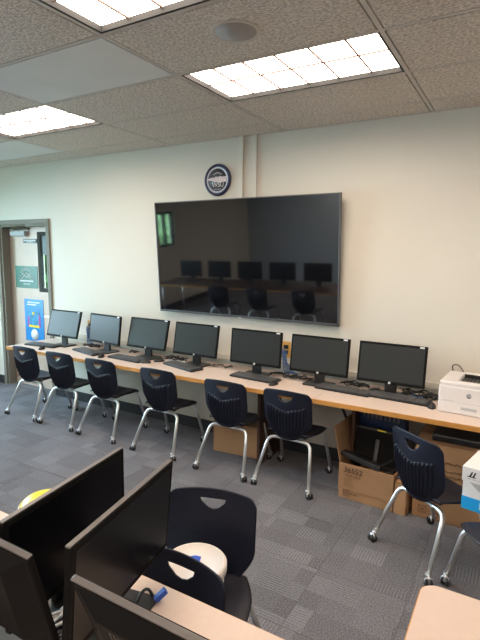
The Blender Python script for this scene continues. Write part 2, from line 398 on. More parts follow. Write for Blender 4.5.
s = thing('ceiling_speaker', 'round grey speaker grille flush in the ceiling tile', 'speaker', (.605, -1.835, H))
MB().lathe([(0.102, -.004), (.112, -.005), (.122, -.004), (.124, 0), (.102, 0)], 40).build('rim', M_tbar, s)
MB().lathe([(0, -.004), (.103, -.004), (.103, -.001), (0, -.001)], 40).build('grille', M_speaker, s)

# ------------------------------------------------------------------ on the wall: conduits, plaque, television, outlets, raceway
for x, lab in ((-.425, 'left vertical cable channel running from ceiling down behind the television'), (-.282, 'right vertical cable channel running from ceiling down behind the television')):
    m = MB(); m.box(x - .022, x + .022, -.022, 0, 1.9, H - .005, .004); tag(m.build('cable_channel', M_wall), lab, 'cable channel', 'cable channels above the television')
s = thing('round_plaque', 'round navy plaque with WSU letters above the television', 'plaque', (-.685, -.002, 2.517))
RX = Matrix.Rotation(PI / 2, 4, 'X')
MB().lathe([(0, 0), (.148, 0), (.150, .012), (.140, .024), (.124, .022), (.120, .012), (0, .012)], 48, M=RX).build('rim', M_clocknavy, s)
MB().lathe([(.106, .013), (.121, .013), (.121, .016), (.106, .016), (.106, .013)], 48, M=RX).build('ring', M_clockring, s)
MB().lathe([(0, .0125), (.107, .0125), (.107, .014), (0, .014)], 48, M=RX).build('face', M_clockface, s)
m = MB(); m.prism([(-.102, .012), (-.08, .022), (-.03, .024), (-.015, .034), (.005, .026), (.03, .036), (.05, .028), (.103, .030), (.100, -.02), (.06, -.022), (.02, -.024), (-.03, -.018), (-.07, -.004), (-.103, .0)], .014, .016, M=RX)
m.build('band', M_clockband, s)
text('lettering', 'WSU', .060, M_whites, s, Matrix.Translation((.008, -.016, -.047)) @ RX)
m = MB()
for k in range(9):
    m.box(-.003, .003, -.0165, -.0145, .062, .070, M=Matrix.Rotation(R(-40 + k * 10), 4, 'Y'))
m.build('small_lettering', M_clockring, s)
MB().box(-.04, .045, -.0165, -.0145, -.088, -.084).build('underline', M_clockring, s)

TILT = .0688; TW = 1.93; TH = TW * 9 / 16
tv = thing('television', 'huge black wall-mounted television above the row of computers', 'television', (-1.3565, -.06, 2.317 - TH * math.cos(TILT)))
tv.rotation_euler = (TILT, 0, 0)
m = MB(); m.box(0, TW, .004, .045, 0, TH, .004); m.box(TW * .2, TW * .8, .04, .075, .12, TH * .8, .01); m.build('housing', M_blk, tv)
m = MB()
for q in ((-.006, 0.006, -.006, TH + .006), (TW - .006, TW + .006, -.006, TH + .006), (-.006, TW + .006, TH - .004, TH + .006), (-.006, TW + .006, -.014, .008)): m.box(q[0], q[1], -.004, .03, q[2], q[3], .002)
m.build('rim', M_tvrim, tv)
MB().box(.006, TW - .006, -.001, .006, .008, TH - .004).build('screen', M_tvscr, tv)
MB().box(TW / 2 - .02, TW / 2 + .02, -.006, -.002, -.018, -.010).build('logo_bar', M_whites, tv)
MB().box(.55, 1.35, .04, .125, .35, .75, .004).build('wall_mount', M_blk, tv)

m = MB(); m.box(-2.95, X1, -.034, 0, .785, .838, .005); rw = tag(m.build('wall_raceway', M_race), 'long almond cable raceway along the wall just above the desktop', 'raceway')
for (x, z, lab) in ((-2.475, .945, 'yellowed wall outlet between the first and second monitors from the left'), (.073, .957, 'yellowed wall outlet between the fifth and sixth monitors from the left')):
    t = thing('wall_outlet', lab, 'outlet', (x, -.001, z), 0, 'yellowed wall outlets')
    MB().box(-.045, .045, -.012, 0, -.075, .075, .004).build('outlet_plate', M_outlet, t)
    m = MB()
    for dz in (.025, -.025): m.box(-.024, .024, -.017, -.011, dz - .018, dz + .018, .002)
    m.build('sockets', M_blk, t)
    m = MB()
    for k in range(5):
        dx = -.02 + k * .010; m.tube(path([(dx, -.016, .02 - .012 * k), (dx, -.05, .0 - .012 * k), (dx + .01, -.052, -.11), (dx + .03 + .012 * k, -.07, -.185), (dx + .08 + .02 * k, -.09, -.198)], .02, 4), .0042, 6)
    tag(m.build('plugged_cables', M_bluecable, t), 'blue and grey cables plugged into the outlet', 'cable'); 
    o = [q for q in bpy.data.objects if q.parent == t and q.name.startswith('plugged')][0]; del o['category']

# ------------------------------------------------------------------ long wall desk
TZ = .75
def desk(x0, x1, label):
    t = thing('wall_desk', label, 'desk', (x0, 0, 0)); L = x1 - x0
    MB().box(0, L, -.665, -.036, TZ - .030, TZ, .003).build('desktop', M_top, t)
    MB().box(-.003, L + .0, -.675, -.664, TZ - .034, TZ + .0005, .002).build('edge_band', M_edge, t)
    return t
d1 = desk(-3.12, .612, 'left stretch of the long wall desk, under the first five and a half monitors')
d2 = desk(.616, 3.6, 'right stretch of the long wall desk, carrying the printer')
m = MB(); m.box(3.145, 3.17, -.46, -.04, 0, TZ - .03); m.build('support_panel', M_brown, d1)
m = MB(); m.box(.215, .24, -.40, -.04, 0, TZ - .03); m.build('support_panel', M_brown, d2)
MB().tube([(.135, -.48, TZ - .04), (.155, -.12, .30)], .011).build('diagonal_brace', M_blk, d2)
m = MB(); m.box(2.5, 2.525, -.40, -.04, 0, TZ - .03); m.build('support_panel', M_brown, d2)

# ------------------------------------------------------------------ chair (faces local +Y)
def superell(u, n=2.6): return u
def shell_back(ribs=False):
    NU, NT = 88, 56; hole = [(-.060, .748), (.060, .748), (.054, .730), (.024, .704), (0, .698), (-.024, .704), (-.054, .730)]
    z0, z1 = .386, .794
    def hw(t):
        if t < .45: w_ = .125 + .079 * math.sin(PI / 2 * t / .45)
        else: w_ = .204
        return w_
    def pt(u, t):
        # round the upper corners and the bottom
        x = u * hw(t); e = abs(u)
        top = z1 - .018 * e ** 2 - .032 * max(0, (e - .80) / .20) ** 2.4
        bot = z0 + .040 * e ** 2.6
        z = bot + (top - bot) * t
        zz = (z - z0) / (z1 - z0)
        y = -.172 - .048 * zz - .014 * math.sin(PI * zz)
        y += .052 * e ** 2.1 * (.55 + .45 * math.sin(PI * min(1, zz * .9 + .1)))
        # vertical ribs in the lower shield
        env = .74 - .15 * (1 - e) ** 1.0
        inner = 1.0 if (t < env and t > .06 and e < .80) else 0.0
        if ribs: y += -.0045 - .013 * inner * max(0, math.sin(u * .5 * 2 * PI * 15.0)) ** .6 * min(1, (env - t) / .05 if inner else 0) + (0 if inner else .006)
        return Vector((x, y, z))
    if ribs:
        bm = bmesh.new(); N1, N2 = 150, 40
        V = [[bm.verts.new(pt(-.82 + 1.64 * i / N1, .03 + .70 * j / N2)) for i in range(N1 + 1)] for j in range(N2 + 1)]
        for j in range(N2):
            for i in range(N1): f = bm.faces.new((V[j][i], V[j][i + 1], V[j + 1][i + 1], V[j + 1][i])); f.smooth = True
        bmesh.ops.recalc_face_normals(bm, faces=bm.faces); o = MB(); o.bm.free(); o.bm = bm; return o
    bm = bmesh.new(); V = [[bm.verts.new(pt(-1 + 2 * i / NU, j / NT)) for i in range(NU + 1)] for j in range(NT + 1)]
    def inside(x, z):
        c = False; n = len(hole)
        for k in range(n):
            (x1_, z1_), (x2_, z2_) = hole[k], hole[(k + 1) % n]
            if (z1_ > z) != (z2_ > z) and x < (x2_ - x1_) * (z - z1_) / (z2_ - z1_) + x1_: c = not c
        return c
    for j in range(NT):
        for i in range(NU):
            q = (V[j][i], V[j][i + 1], V[j + 1][i + 1], V[j + 1][i]); c = sum((v.co for v in q), Vector()) / 4
            if inside(c.x, c.z): continue
            # thin slits across the ribs
            f = bm.faces.new(q); f.smooth = True
    for v in bm.verts:      # snap the cut-out border to its outline
        if v.is_boundary and abs(v.co.x) < .07 and .685 < v.co.z < .765:
            best = None
            for k in range(len(hole)):
                a, c = Vector(hole[k]), Vector(hole[(k + 1) % len(hole)]); p = Vector((v.co.x, v.co.z)); d = c - a
                s_ = max(0, min(1, (p - a).dot(d) / d.length_squared)); q = a + d * s_
                if best is None or (q - p).length < best[0]: best = ((q - p).length, q)
            v.co.x, v.co.z = best[1].x, best[1].y
    for v in [v for v in bm.verts if not v.link_faces]: bm.verts.remove(v)
    bmesh.ops.recalc_face_normals(bm, faces=bm.faces)
    o = MB(); o.bm.free(); o.bm = bm
    return o
def shell_seat():
    NU, NT = 24, 26; bm = bmesh.new(); V = []
    for j in range(NT + 1):
        s = j / NT; row = []
        for i in range(NU + 1):
            u = -1 + 2 * i / NU
            y0, y1 = -.158, .190; y = y0 + (y1 - y0) * s
            hwid = .172 + .056 * math.sin(PI / 2 * min(1, s / .55))
            if s > .80: hwid -= .050 * ((s - .80) / .20) ** 2.2
            x = u * hwid
            y -= .030 * abs(u) ** 3 * (s > .5) * (s - .5) * 2
            z = .438 + .012 * abs(u) ** 2 - .012 * math.exp(-((s - .40) / .25) ** 2) * (1 - u * u)
            if s > .75: z -= .045 * ((s - .75) / .25) ** 2
            z -= .012 * max(0, abs(u) - .85) / .15
            row.append(bm.verts.new((x, y, z)))
        V.append(row)
    for j in range(NT):
        for i in range(NU):
            f = bm.faces.new((V[j][i], V[j][i + 1], V[j + 1][i + 1], V[j + 1][i])); f.smooth = True
    bmesh.ops.recalc_face_normals(bm, faces=bm.faces)
    o = MB(); o.bm.free(); o.bm = bm
    return o
def make_chair(label, group):
    t = thing('school_chair', label, 'chair', group=group)
    o = shell_back().build('backrest', M_navy, t); md = o.modifiers.new('s', 'SOLIDIFY'); md.thickness = .007; md.offset = 0
    shell_back(True).build('ribbed_panel', M_navy, t)
    o = shell_seat().build('seat', M_navyseat, t); md = o.modifiers.new('s', 'SOLIDIFY'); md.thickness = .010; md.offset = -1 
    rt = .0138
    for s in (-1, 1):
        rear = path([(0, -.115, .372), (s * .178, -.115, .370), (s * .233, -.262, .052)], .060, 7)
        MB().tube(rear, rt, 10).build('leg', M_chrome, t)
        front = path([(0, .110, .392), (s * .196, .125, .394), (s * .226, .238, .052)], .050, 7)
        MB().tube(front, rt, 10).build('leg', M_chrome, t)
    m = MB()
    for s in (-1, 1): m.tube([(s * .12, -.105, .395), (s * .12, .11, .402)], .010, 8)
    m.box(-.14, .14, -.115, -.085, .392, .410, .003); m.box(-.14, .14, .03, .07, .395, .415, .003)
    m.build('seat_frame', M_blk, t)
    first = None
    for sx, y in ((-1, -.262), (1, -.262), (-1, .240), (1, .240)):
        if first is None:
            m = MB(); m.tube([(0, 0, .066), (0, 0, .050)], .0165, 10)
            m.prism(rrect(-.006, .034, -.020, .022, .010, 4), .0, .012, M=Matrix.Translation((0, .018, .030)) @ Matrix.Rotation(R(90), 4, 'Y') @ Matrix.Translation((-.022, -.03, -.006)))
            m.tube([(-.020, -.018, .026), (-.018, -.020, .042), (0, -.016, .056), (.018, -.020, .042), (.020, -.018, .026)], .006, 8)
            first = m.build('caster', M_caster, t)
            for q in (-1, 1):
                W_ = MB(); W_.tube([(q * .007, -.020, .0235), (q * .019, -.020, .0235)], .0232, 16); W_.build('wheel', M_wheel, first)
            c = first
        else: c = dup(first, parent=t)
        c.location = (sx * .226, y, 0); c.rotation_euler = (0, 0, random.uniform(-1.2, 1.2))
    return t
GC = 'navy school chairs pushed up to the wall desk'
spots = [(-2.775, -.500, 0, 'leftmost navy chair at the wall desk, next to the door'),
         (-2.215, -.500, 1, 'second navy chair from the door at the wall desk'),
         (-1.612, -.505, 0, 'third navy chair from the door at the wall desk'),
         (-.885, -.505, 0, 'fourth navy chair from the door,left of the small carton'),
         (-.158, -.515, 0, 'fifth navy chair from the door, in front of the small closed carton'),
         (.400, -.500, 0, 'sixth navy chair from the door, left of the open carton'),
         (1.540, -.955, -36, 'navy chair turned away from the desk in front of the cartons'),
         (1.968, -1.345, 27, 'navy chair at the right edge, carrying the blue and white box'),
         (.850, -2.500, 197, 'navy chair carrying the round white tub'),
         (.950, -2.957, 180, 'navy chair tucked under the foreground table, in front of the white tub')]
ch0 = None
for (x, y, a, lab) in spots:
    if ch0 is None: ch0 = make_chair(lab, GC); ch0.location = (x, y, 0); ch0.rotation_euler = (0, 0, R(a)); c = ch0
    else: c = dup(ch0, (x, y, 0), R(a), lab)
    if y < -.9: c['group'] = 'navy school chairs standing away from the wall'
for (x, y, a, lab) in ((-2.0, -3.5, 182, 'navy chair seen only as a dark reflection in the television'), (-2.8, -3.5, 176, 'navy chair seen only as a dark reflection in the television'), (-1.15, -3.5, 180, 'navy chair seen only as a dark reflection in the television')):
    c = dup(ch0, (x, y, 0), R(a), lab); c['group'] = 'chairs reflected in the television'

# ------------------------------------------------------------------ monitor (screen faces local -Y)
MW, MH = .510, .312
def make_monitor(label):
    t = thing('monitor', label, 'computer monitor')
    hd = bpy.data.objects.new('display', None); 
    z0 = .092
    # housing: slim shell with a bulge behind
    m = MB(); m.box(-MW / 2, MW / 2, -.010, .010, z0, z0 + MH, .005)
    t2 = bmesh.new(); bmesh.ops.create_cube(t2, size=1)
    for v in t2.verts:
        k = 1 if v.co.y < 0 else .70
        v.co = Vector((v.co.x * (MW - .012) * k, (.006 if v.co.y < 0 else .036), z0 + MH / 2 + v.co.z * (MH - .012) * k))
    m.add(t2)
    h = m.build('housing', M_bezel, t)
    m = MB(); m.box(-MW / 2 + .017, MW / 2 - .017, -.0115, -.0095, z0 + .022, z0 + MH - .017); m.build('screen', M_scr, t)
    m = MB(); m.box(-MW / 2 - .0005, MW / 2 + .0005, -.006, .009, z0 + MH - .004, z0 + MH + .001, .002); m.build('top_rim', M_rimlite, t)
    m = MB(); m.box(MW / 2 - .055, MW / 2 - .022, -.0125, -.011, z0 + MH - .016, z0 + MH - .004); m.build('sticker', M_whites, t)
    m = MB(); m.lathe([(0, 0), (.0095, 0), (.0095, .002), (0, .002)], 20, M=Matrix.Translation((0, -.010, z0 + .011)) @ RX); lg = m.build('logo', M_whites, t)
    text('logo_lettering', 'hp', .012, M_blk, lg, Matrix.Translation((0, -.0125, z0 + .012)) @ RX, .0003, .3)
    m = MB()
    for k in range(26): m.box(-.14 + k * .011, -.134 + k * .011, .0350, .0372, z0 + MH * .64, z0 + MH * .80)
    m.build('vent', M_grille, t)
    t['is_m'] = 1
    # stand
    m = MB(); m.box(-.045, .045, .036, .058, .012, z0 + .15, .006); m.build('stand_neck', M_blk, t)
    m = MB(); m.prism(rrect(-.12, .12, -.055, .125, .022, 5), .0, .012, bev=.004); m.build('stand_base', M_blk, t)
    del t['is_m']
    bpy.data.objects.remove(hd)
    return t
mon0 = make_monitor('x')
DISPLAY = ('housing', 'screen', 'top_rim', 'sticker', 'logo', 'vent')
def place_monitor(x, y, yaw, tilt, label, group, first=False, z=TZ):
    r = mon0 if first else dup(mon0, label=label)
    r.location = (x, y, z); r.rotation_euler = (0, 0, R(yaw)); r['label'] = label; r['group'] = group
    T = Matrix.Translation((0, .03, .08)) @ Matrix.Rotation(-R(tilt), 4, 'X') @ Matrix.Translation((0, -.03, -.08))
    for c in [q for q in bpy.data.objects if q.parent == r]:
        if c.name.split('.')[0] in DISPLAY: c.matrix_local = T
    if group != GM:
        for c in [q for q in bpy.data.objects if q.parent == r]:
            n = c.name.split('.')[0]
            if n in ('sticker', 'logo'):
                for g in [q for q in bpy.data.objects if q.parent == c]: bpy.data.objects.remove(g)
                bpy.data.objects.remove(c)
            elif n == 'screen':
                c.data = FGS; 
    return r
FGS = [q for q in bpy.data.objects if q.parent == mon0 and q.name.startswith('screen')][0].data.copy(); FGS.materials[0] = mat('foreground_screen', (0.003, 0.003, 0.005), 0.3, spec=0.2)
GM = 'black monitors on the wall desk'
# x, y, yaw, tilt
mons = [(-2.622, -.31, 0, 16, 'leftmost monitor on the wall desk, bluish screen leaning back beside the door'),
        (-1.955, -.30, -6, 7, 'second monitor from the door on the wall desk, dark green-grey screen'),
        (-1.375, -.29, 0, 15, 'third monitor from the door, slightly blue screen, below the television\'s left end'),
        (-.765, -.29, 0, 11, 'fourth monitor from the door on the wall desk, below the television'),
        (-.097, -.30, 0, 6, 'fifth monitor from the door, just left of the wall outlet with blue cables'),
        (.497, -.30, 0, 8, 'sixth monitor from the door, just right of the wall outlet with blue cables'),
        (1.080, -.30, 0, 9, 'rightmost monitor on the wall desk, beside the white printer')]
for k, (x, y, a, tl, lab) in enumerate(mons): place_monitor(x, y, a, tl, lab, GM, first=(k == 0))
GF = 'black monitors on the foreground tables'
# foreground (A, B face +x; C, D face the wall)
place_monitor(.778, -3.050, 99, 0, 'foreground monitor at the left, screen to the right, yellow lid behind its top edge', GF)
place_monitor(.962, -3.035, 101, -5, 'largest foreground monitor in the middle, its right end beside the two navy chairs', GF)
place_monitor(1.378, -3.225, 180, 20, 'foreground monitor at the bottom centre, seen from behind with its vent grille', GF)
place_monitor(.742, -3.275, 180, 13, 'foreground monitor in the bottom left corner, seen from behind', GF)
for k in range(5): place_monitor(-1.1 - .66 * k, -3.85, 180, 4, 'black monitor seen only as a reflection in the television', 'monitors reflected in the television')

# ------------------------------------------------------------------ keyboards and mice
def make_keyboard():
    t = thing('keyboard', 'x', 'keyboard', group='black keyboards on the wall desk')
    m = MB(); m.prism(rrect(-.225, .225, -.075, .075, .012, 4), 0, .016, bev=.003); m.build('keyboard_base', M_kbase, t)
    m = MB()
    for r_ in range(6):
        y = -.058 + r_ * .0225; xs = []
        if r_ == 0: xs = [(-.212, .03), (-.18, .022), (-.156, .022), (-.132, .11), (-.02, .022), (.004, .022), (.028, .022)]
        else: xs = [(-.212 + k * .0178, .0158) for k in range(15)]
        xs += [(.062 + k * .0178, .0158) for k in range(3)] + [(.124 + k * .0215, .0175) for k in range(4)]
        for (x, w_) in xs: m.box(x, x + w_, y - .0085, y + .0085, .014, .0225)
    m.build('keys', M_key, t)
    return t
def make_mouse():
    t = thing('mouse', 'x', 'mouse', group='black mice on the wall desk')
    b_ = bmesh.new(); bmesh.ops.create_uvsphere(b_, u_segments=20, v_segments=12, radius=1)
    for v in b_.verts: v.co = Vector((v.co.x * .031, v.co.y * .055, max(0, v.co.z) * (.036 if v.co.y > -.2 else .033)))
    for f in b_.faces: f.smooth = True
    MB().add(b_).build('mouse_body', M_blk, t)
    MB().tube([(-.003, .030, .033), (.003, .030, .033)], .007, 10).build('scroll_wheel', M_key, t)
    return t
kb = make_keyboard(); ms0 = make_mouse()
kbs = [(-2.80, -.42, 6, 'keyboard in front of the leftmost monitor, beside the door'), (-2.09, -.40, -14, 'keyboard in front of the second monitor from the door'),
       (-1.50, -.42, -4, 'keyboard in front of the third monitor from the door'), (-.825, -.39, -16, 'keyboard at an angle in front of the fourth monitor from the door'),
       (-.045, -.385, -4, 'keyboard in front of the fifth monitor, left of the outlet cables'), (.745, -.325, -4, 'keyboard between the sixth and the rightmost monitors'),
       (1.165, -.375, -3, 'keyboard in front of the rightmost monitor, ending at the printer')]
kbs[5] = (.735, -.335, -3, kbs[5][3]); kbs[6] = (1.165, -.33, -3, kbs[6][3])
for k, (x, y, a, lab) in enumerate(kbs):
    if k == 0: kb.location = (x, y, TZ); kb.rotation_euler = (0, 0, R(a)); kb['label'] = lab
    else: dup(kb, (x, y, TZ), R(a), lab)
mcs = [(-2.645, -.56, 30, 'mouse in front of the leftmost keyboard on the wall desk'), (-1.79, -.50, 20, 'mouse between the second and third keyboards from the door'),
       (-1.235, -.45, -60, 'nearer of the two mice left of the fourth keyboard'), (-1.165, -.33, -40, 'farther of the two mice left of the fourth keyboard'),
       (.180, -.475, -10, 'mouse at the right end of the fifth keyboard from the door'), (.955, -.235, -70, 'mouse behind the keyboard, left of the rightmost monitor\'s foot'),
       (1.405, -.40, 10, 'mouse beside the printer\'s left side')]
for k, (x, y, a, lab) in enumerate(mcs):
    if k == 0: ms0.location = (x, y, TZ); ms0.rotation_euler = (0, 0, R(a)); ms0['label'] = lab
    else: dup(ms0, (x, y, TZ), R(a), lab)
# cables behind the monitors
def wiggle(x0, x1, y, z, n, amp, r, m_, label, seed):
    rd = random.Random(seed); mb = MB()
    for q in range(n):
        pts = []; N = 9
        for k in range(N):
            t_ = k / (N - 1); pts.append((x0 + (x1 - x0) * t_, y + rd.uniform(-amp, amp), z + r + .001 + (q * .004) + rd.uniform(0, .012)))
        fine = []
        for k in range(N - 1):
            for s in range(4):
                u = s / 4; p0, p1, p2, p3 = [Vector(pts[max(0, min(N - 1, k + d))]) for d in (-1, 0, 1, 2)]
                fine.append(.5 * ((2 * p1) + (-p0 + p2) * u + (2 * p0 - 5 * p1 + 4 * p2 - p3) * u * u + (-p0 + 3 * p1 - 3 * p2 + p3) * u ** 3))
        mb.tube(fine, r, 6)
    return tag(mb.build('cable_bundle', m_), label, 'cables', 'cable bundles on the desks')
wiggle(-2.40, -2.14, -.16, TZ, 4, .055, .005, M_cable, 'black cables between the first and second monitors from the door', 1)
wiggle(-1.71, -1.60, -.16, TZ, 3, .03, .005, M_cable, 'short black cables between the second and third monitors from the door', 2)
wiggle(-1.18, -.93, -.20, TZ, 5, .07, .005, M_cable, 'tangled black cables between the third and fourth monitors from the door', 3)
wiggle(-1.10, -.88, -.27, TZ, 2, .03, .006, M_whcable, 'white cables at the left foot of the fourth monitor from the door', 31)
wiggle(-.62, -.40, -.19, TZ, 2, .05, .004, M_cable, 'thin black cable to the right of the fourth monitor from the door', 4)
wiggle(.02, .42, -.19, TZ, 4, .06, .005, M_cable, 'black cables on the desk below the outlet by the sixth monitor', 5)
wiggle(.66, .90, -.16, TZ, 5, .05, .005, M_cable, 'black cables between the sixth and rightmost monitors', 6)
wiggle(1.16, 1.43, -.18, TZ, 7, .07, .006, M_cable, 'tangled black cables between the rightmost monitor and the printer', 7)
wiggle(1.24, 1.32, -.22, TZ, 2, .03, .006, M_bluecable, 'small blue cable end among black cables left of the printer', 8)

# ------------------------------------------------------------------ printer
pr = thing('laser_printer', 'white laser printer with open paper slot on the wall desk', 'printer', (1.452, -.46, TZ), R(-4))
PW, PD, PH = .375, .355, .222
m = MB()
m.box(0, PW, 0, PD, .0, PH - .03, .010); m.box(0.002, .115, .004, PD, PH - .05, PH, .012); m.box(.115 - .02, PW - .002, .004, .07, PH - .05, PH - .001, .010)
m.box(.10, PW - .002, PD - .055, PD, PH - .05, PH + .004, .010); m.box(PW - .04, PW, .004, PD, PH - .05, PH, .010)
m.build('printer_body', M_white, pr)
m = MB(); m.box(.115, PW - .04, .07, PD - .055, PH - .032, PH - .027); m.box(.116, PW - .041, PD - .062, PD - .054, PH - .03, PH - .002); m.build('paper_slot', M_blk, pr)
m = MB()
for k in range(8): m.box(.135 + k * .024, .140 + k * .024, .085, PD - .07, PH - .028, PH - .022)
m.build('slot_ribs', M_rimlite, pr)
m = MB(); m.box(.004, PW - .004, -.004, .008, .004, .078, .004); td = m.build('paper_tray', M_white, pr)
m = MB(); m.box(.150, .250, -.0055, -.003, .036, .056, .0005); m.build('tray_handle', M_greyp, td)
m = MB(); m.box(.055, .058, -.0055, -.003, .035, .050); m.box(.0, PW, -.0018, 0, .079, .082); m.build('tray_mark', M_greyp, td)
m = MB(); m.lathe([(0, 0), (.0155, 0), (.0155, .002), (0, .002)], 28, M=Matrix.Translation((.195, 0, .138)) @ RX); lg = m.build('logo', M_key, pr)
text('logo_lettering', 'hp', .026, M_whites, lg, Matrix.Translation((.195, -.0025, .140)) @ RX, .0004, .3)
m = MB()
for k in range(10): m.box(.035 + k * .0062, .039 + k * .0062, -.001, .0005, .088, .092)
m.build('model_lettering', M_greyp, pr)
m = MB(); m.tube(path([(1.50, -.05, .93), (1.48, -.035, 1.0), (1.53, -.03, 1.005), (1.57, -.04, .95), (1.56, -.04, .80)], .025), .004, 6); tag(m.build('power_cord', M_cable), 'thin cord looping up behind the printer\'s left corner', 'cord')

# ------------------------------------------------------------------ under the desk: cartons
def strip_lines(mb, x, z, w_, n, h_, gap, y, seed, ragged=True):
    rd = random.Random(seed)
    for k in range(n):
        xx = x; L_ = w_ * (rd.uniform(.5, 1) if ragged else 1)
        while xx < x + L_:
            l = rd.uniform(.008, .022); mb.box(xx, min(xx + l, x + L_), y - .001, y, z - k * gap - h_, z - k * gap); xx += l + .005
def recycle_mark(parent, x, z, y, m_, s=.045):
    mb = MB()
    for q in ((x, z, x + s, z), (x + s, z, x + s, z + s), (x + s, z + s, x, z + s), (x, z + s, x, z), (x + s * .2, z + s * .2, x + s * .8, z + s * .75), (x + s * .2, z + s * .75, x + s * .8, z + s * .2)):
        mb.tube([(q[0], y, q[1]), (q[2], y, q[3])], .0014, 4)
    return mb.build('printed_mark', m_, parent)
def carton(name, label, loc, rz, W, D, Hh, openflaps=None, group='brown cartons under the wall desk'):
    t = thing(name, label, 'box', loc, rz, group); th = .005
    m = MB()
    m.box(0, W, 0, th, 0, Hh, .001); m.box(0, W, D - th, D, 0, Hh, .001); m.box(0, th, 0, D, 0, Hh, .001); m.box(W - th, W, 0, D, 0, Hh, .001); m.box(0, W, 0, D, 0, th)
    if openflaps is None:
        m.box(0, W, 0, D / 2 - .001, Hh - th, Hh, .001); m.box(0, W, D / 2 + .001, D, Hh - th, Hh, .001)
    m.build('carton_body', M_card, t)
    if openflaps is None:
        MB().box(-.0008, W + .0008, D / 2 - .025, D / 2 + .025, Hh, Hh + .0006).build('tape', M_cardin, t)
    for (side, ang, ln) in openflaps or []:
        m = MB()
        if side == 'L': m.box(0, th, 0, D, 0, ln, .001, M=Matrix.Translation((0, 0, Hh)) @ Matrix.Rotation(R(-ang), 4, 'Y'))
        if side == 'R': m.box(0, th, 0, D, 0, ln, .001, M=Matrix.Translation((W - th, 0, Hh)) @ Matrix.Rotation(R(ang), 4, 'Y'))
        if side == 'B': m.box(0, W, 0, th, 0, ln, .001, M=Matrix.Translation((0, D - th, Hh)) @ Matrix.Rotation(R(-ang), 4, 'X'))
        if side == 'F': m.box(0, W, 0, th, 0, ln, .001, M=Matrix.Translation((0, 0, Hh)) @ Matrix.Rotation(R(ang), 4, 'X'))
        m.build('flap', M_cardin, t)
    return t
c1 = carton('cardboard_box', 'open brown carton printed 36552, filled with old monitors and cables', (.812, -.605, 0), R(-3), .410, .40, .275, [('L', 12, .27), ('F', 178, .20)])
text('printed_number', '36552', .058, M_ink, c1, Matrix.Translation((.112, -.012, .232)) @ RX, .0008)
text('printed_words', 'copy plus', .030, M_inkfade, c1, Matrix.Translation((.112, -.012, .193)) @ RX, .0008)
m = MB(); strip_lines(m, .045, .165, .10, 5, .004, .014, -.0118, 3); m.build('printed_lines', M_inkfade, c1)
recycle_mark(c1, .045, .03, -.013, M_ink)
m = MB(); strip_lines(m, .10, .055, .07, 1, .008, .014, -.0118, 5); m.build('printed_caption', M_inkfade, c1)
c3 = carton('cardboard_box', 'narrow brown carton squeezed between the open carton and the big carton', (1.228, -.630, 0), R(-6), .085, .40, .235)
c2 = carton('cardboard_box', 'big brown carton with faint handwriting, under the desk behind the turned chair', (1.343, -.585, 0), R(0), .62, .46, .555)
rd = random.Random(5)
for (x, z, n) in ((.17, .43, 8), (.16, .375, 9), (.19, .335, 6), (.17, .275, 7)):
    pts = []
    for k in range(n * 4): pts.append((x + k * .0052, -.0015, z + rd.uniform(-.009, .011)))
    m = MB(); m.tube(pts, .0017, 4); m.build('handwriting', M_ink, c2)
recycle_mark(c2, .045, .04, -.001, M_ink, .05)
m = MB(); strip_lines(m, .11, .06, .09, 2, .005, .018, -.0006, 9); m.build('printed_caption', M_inkfade, c2)
m = MB(); m.box(.10, .60, .02, .42, .001, .05, .01); o = tag(m.build('flat_black_device', M_blk), 'flat black device lying on the big carton under the desk', 'device'); o.location = (1.34, -.56, .556)
c4 = carton('cardboard_box', 'small closed brown carton on the floor behind the fifth chair', (-.475, -.385, 0), R(5), .47, .30, .29)
# things in the open carton
def old_monitor(label, loc, rot):
    t = thing('discarded_monitor', label, 'computer monitor', loc, 0, 'discarded monitors in the open carton'); t.rotation_euler = rot
    MB().box(-.20, .20, -.012, .018, 0, .30, .008).build('housing', M_blk, t)
    MB().box(-.18, .18, -.014, -.011, .035, .28).build('back_panel', M_bezel, t)
    m = MB(); m.box(-.015, .015, -.03, -.012, .03, .22, .004); m.build('strap', M_key, t)
    m = MB(); m.box(-.02, .05, -.0135, -.0125, .285, .295); m.build('yellow_sticker', M_yel, t)
    return t
old_monitor('black discarded monitor with a small yellow sticker, standing in the open carton', (1.035, -.42, .205), (R(-14), 0, R(-6)))
t = thing('blue_rack', 'dark blue plastic rack standing at the back of the open carton', 'rack', (.99, -.26, .30), R(-5))
m = MB(); m.box(-.14, .24, -.03, .05, 0, .30, .01); m.build('rack_body', M_darkblue, t)
m = MB()
for k in range(9): m.box(-.10 + k * .034, -.085 + k * .034, -.038, -.03, .255, .295)
m.build('rack_teeth', M_rimlite, t)
m = MB(); m.tube([(-.15, -.05, .12), (-.15, -.05, .31)], .014, 8); m.build('rack_post', M_darkblue, t)
m = MB(); m.box(-.16, .16, -.035, .035, 0, .035, .006); o = tag(m.build('flat_bar', M_blk), 'long flat black bar lying across the front edge of the open carton', 'bar'); o.location = (.965, -.565, .293); o.rotation_euler = (R(-8), R(7), R(-10))
m = MB(); m.tube(path([(1.10, -.56, .29), (1.16, -.56, .33), (1.20, -.50, .36), (1.21, -.45, .30)], .03), .005, 6); m.tube(path([(1.07, -.60, .28), (1.13, -.605, .25), (1.19, -.59, .285), (1.21, -.5, .28)], .02), .005, 6)
tag(m.build('loose_cord', M_cable), 'black cord curling out of the open carton', 'cord')

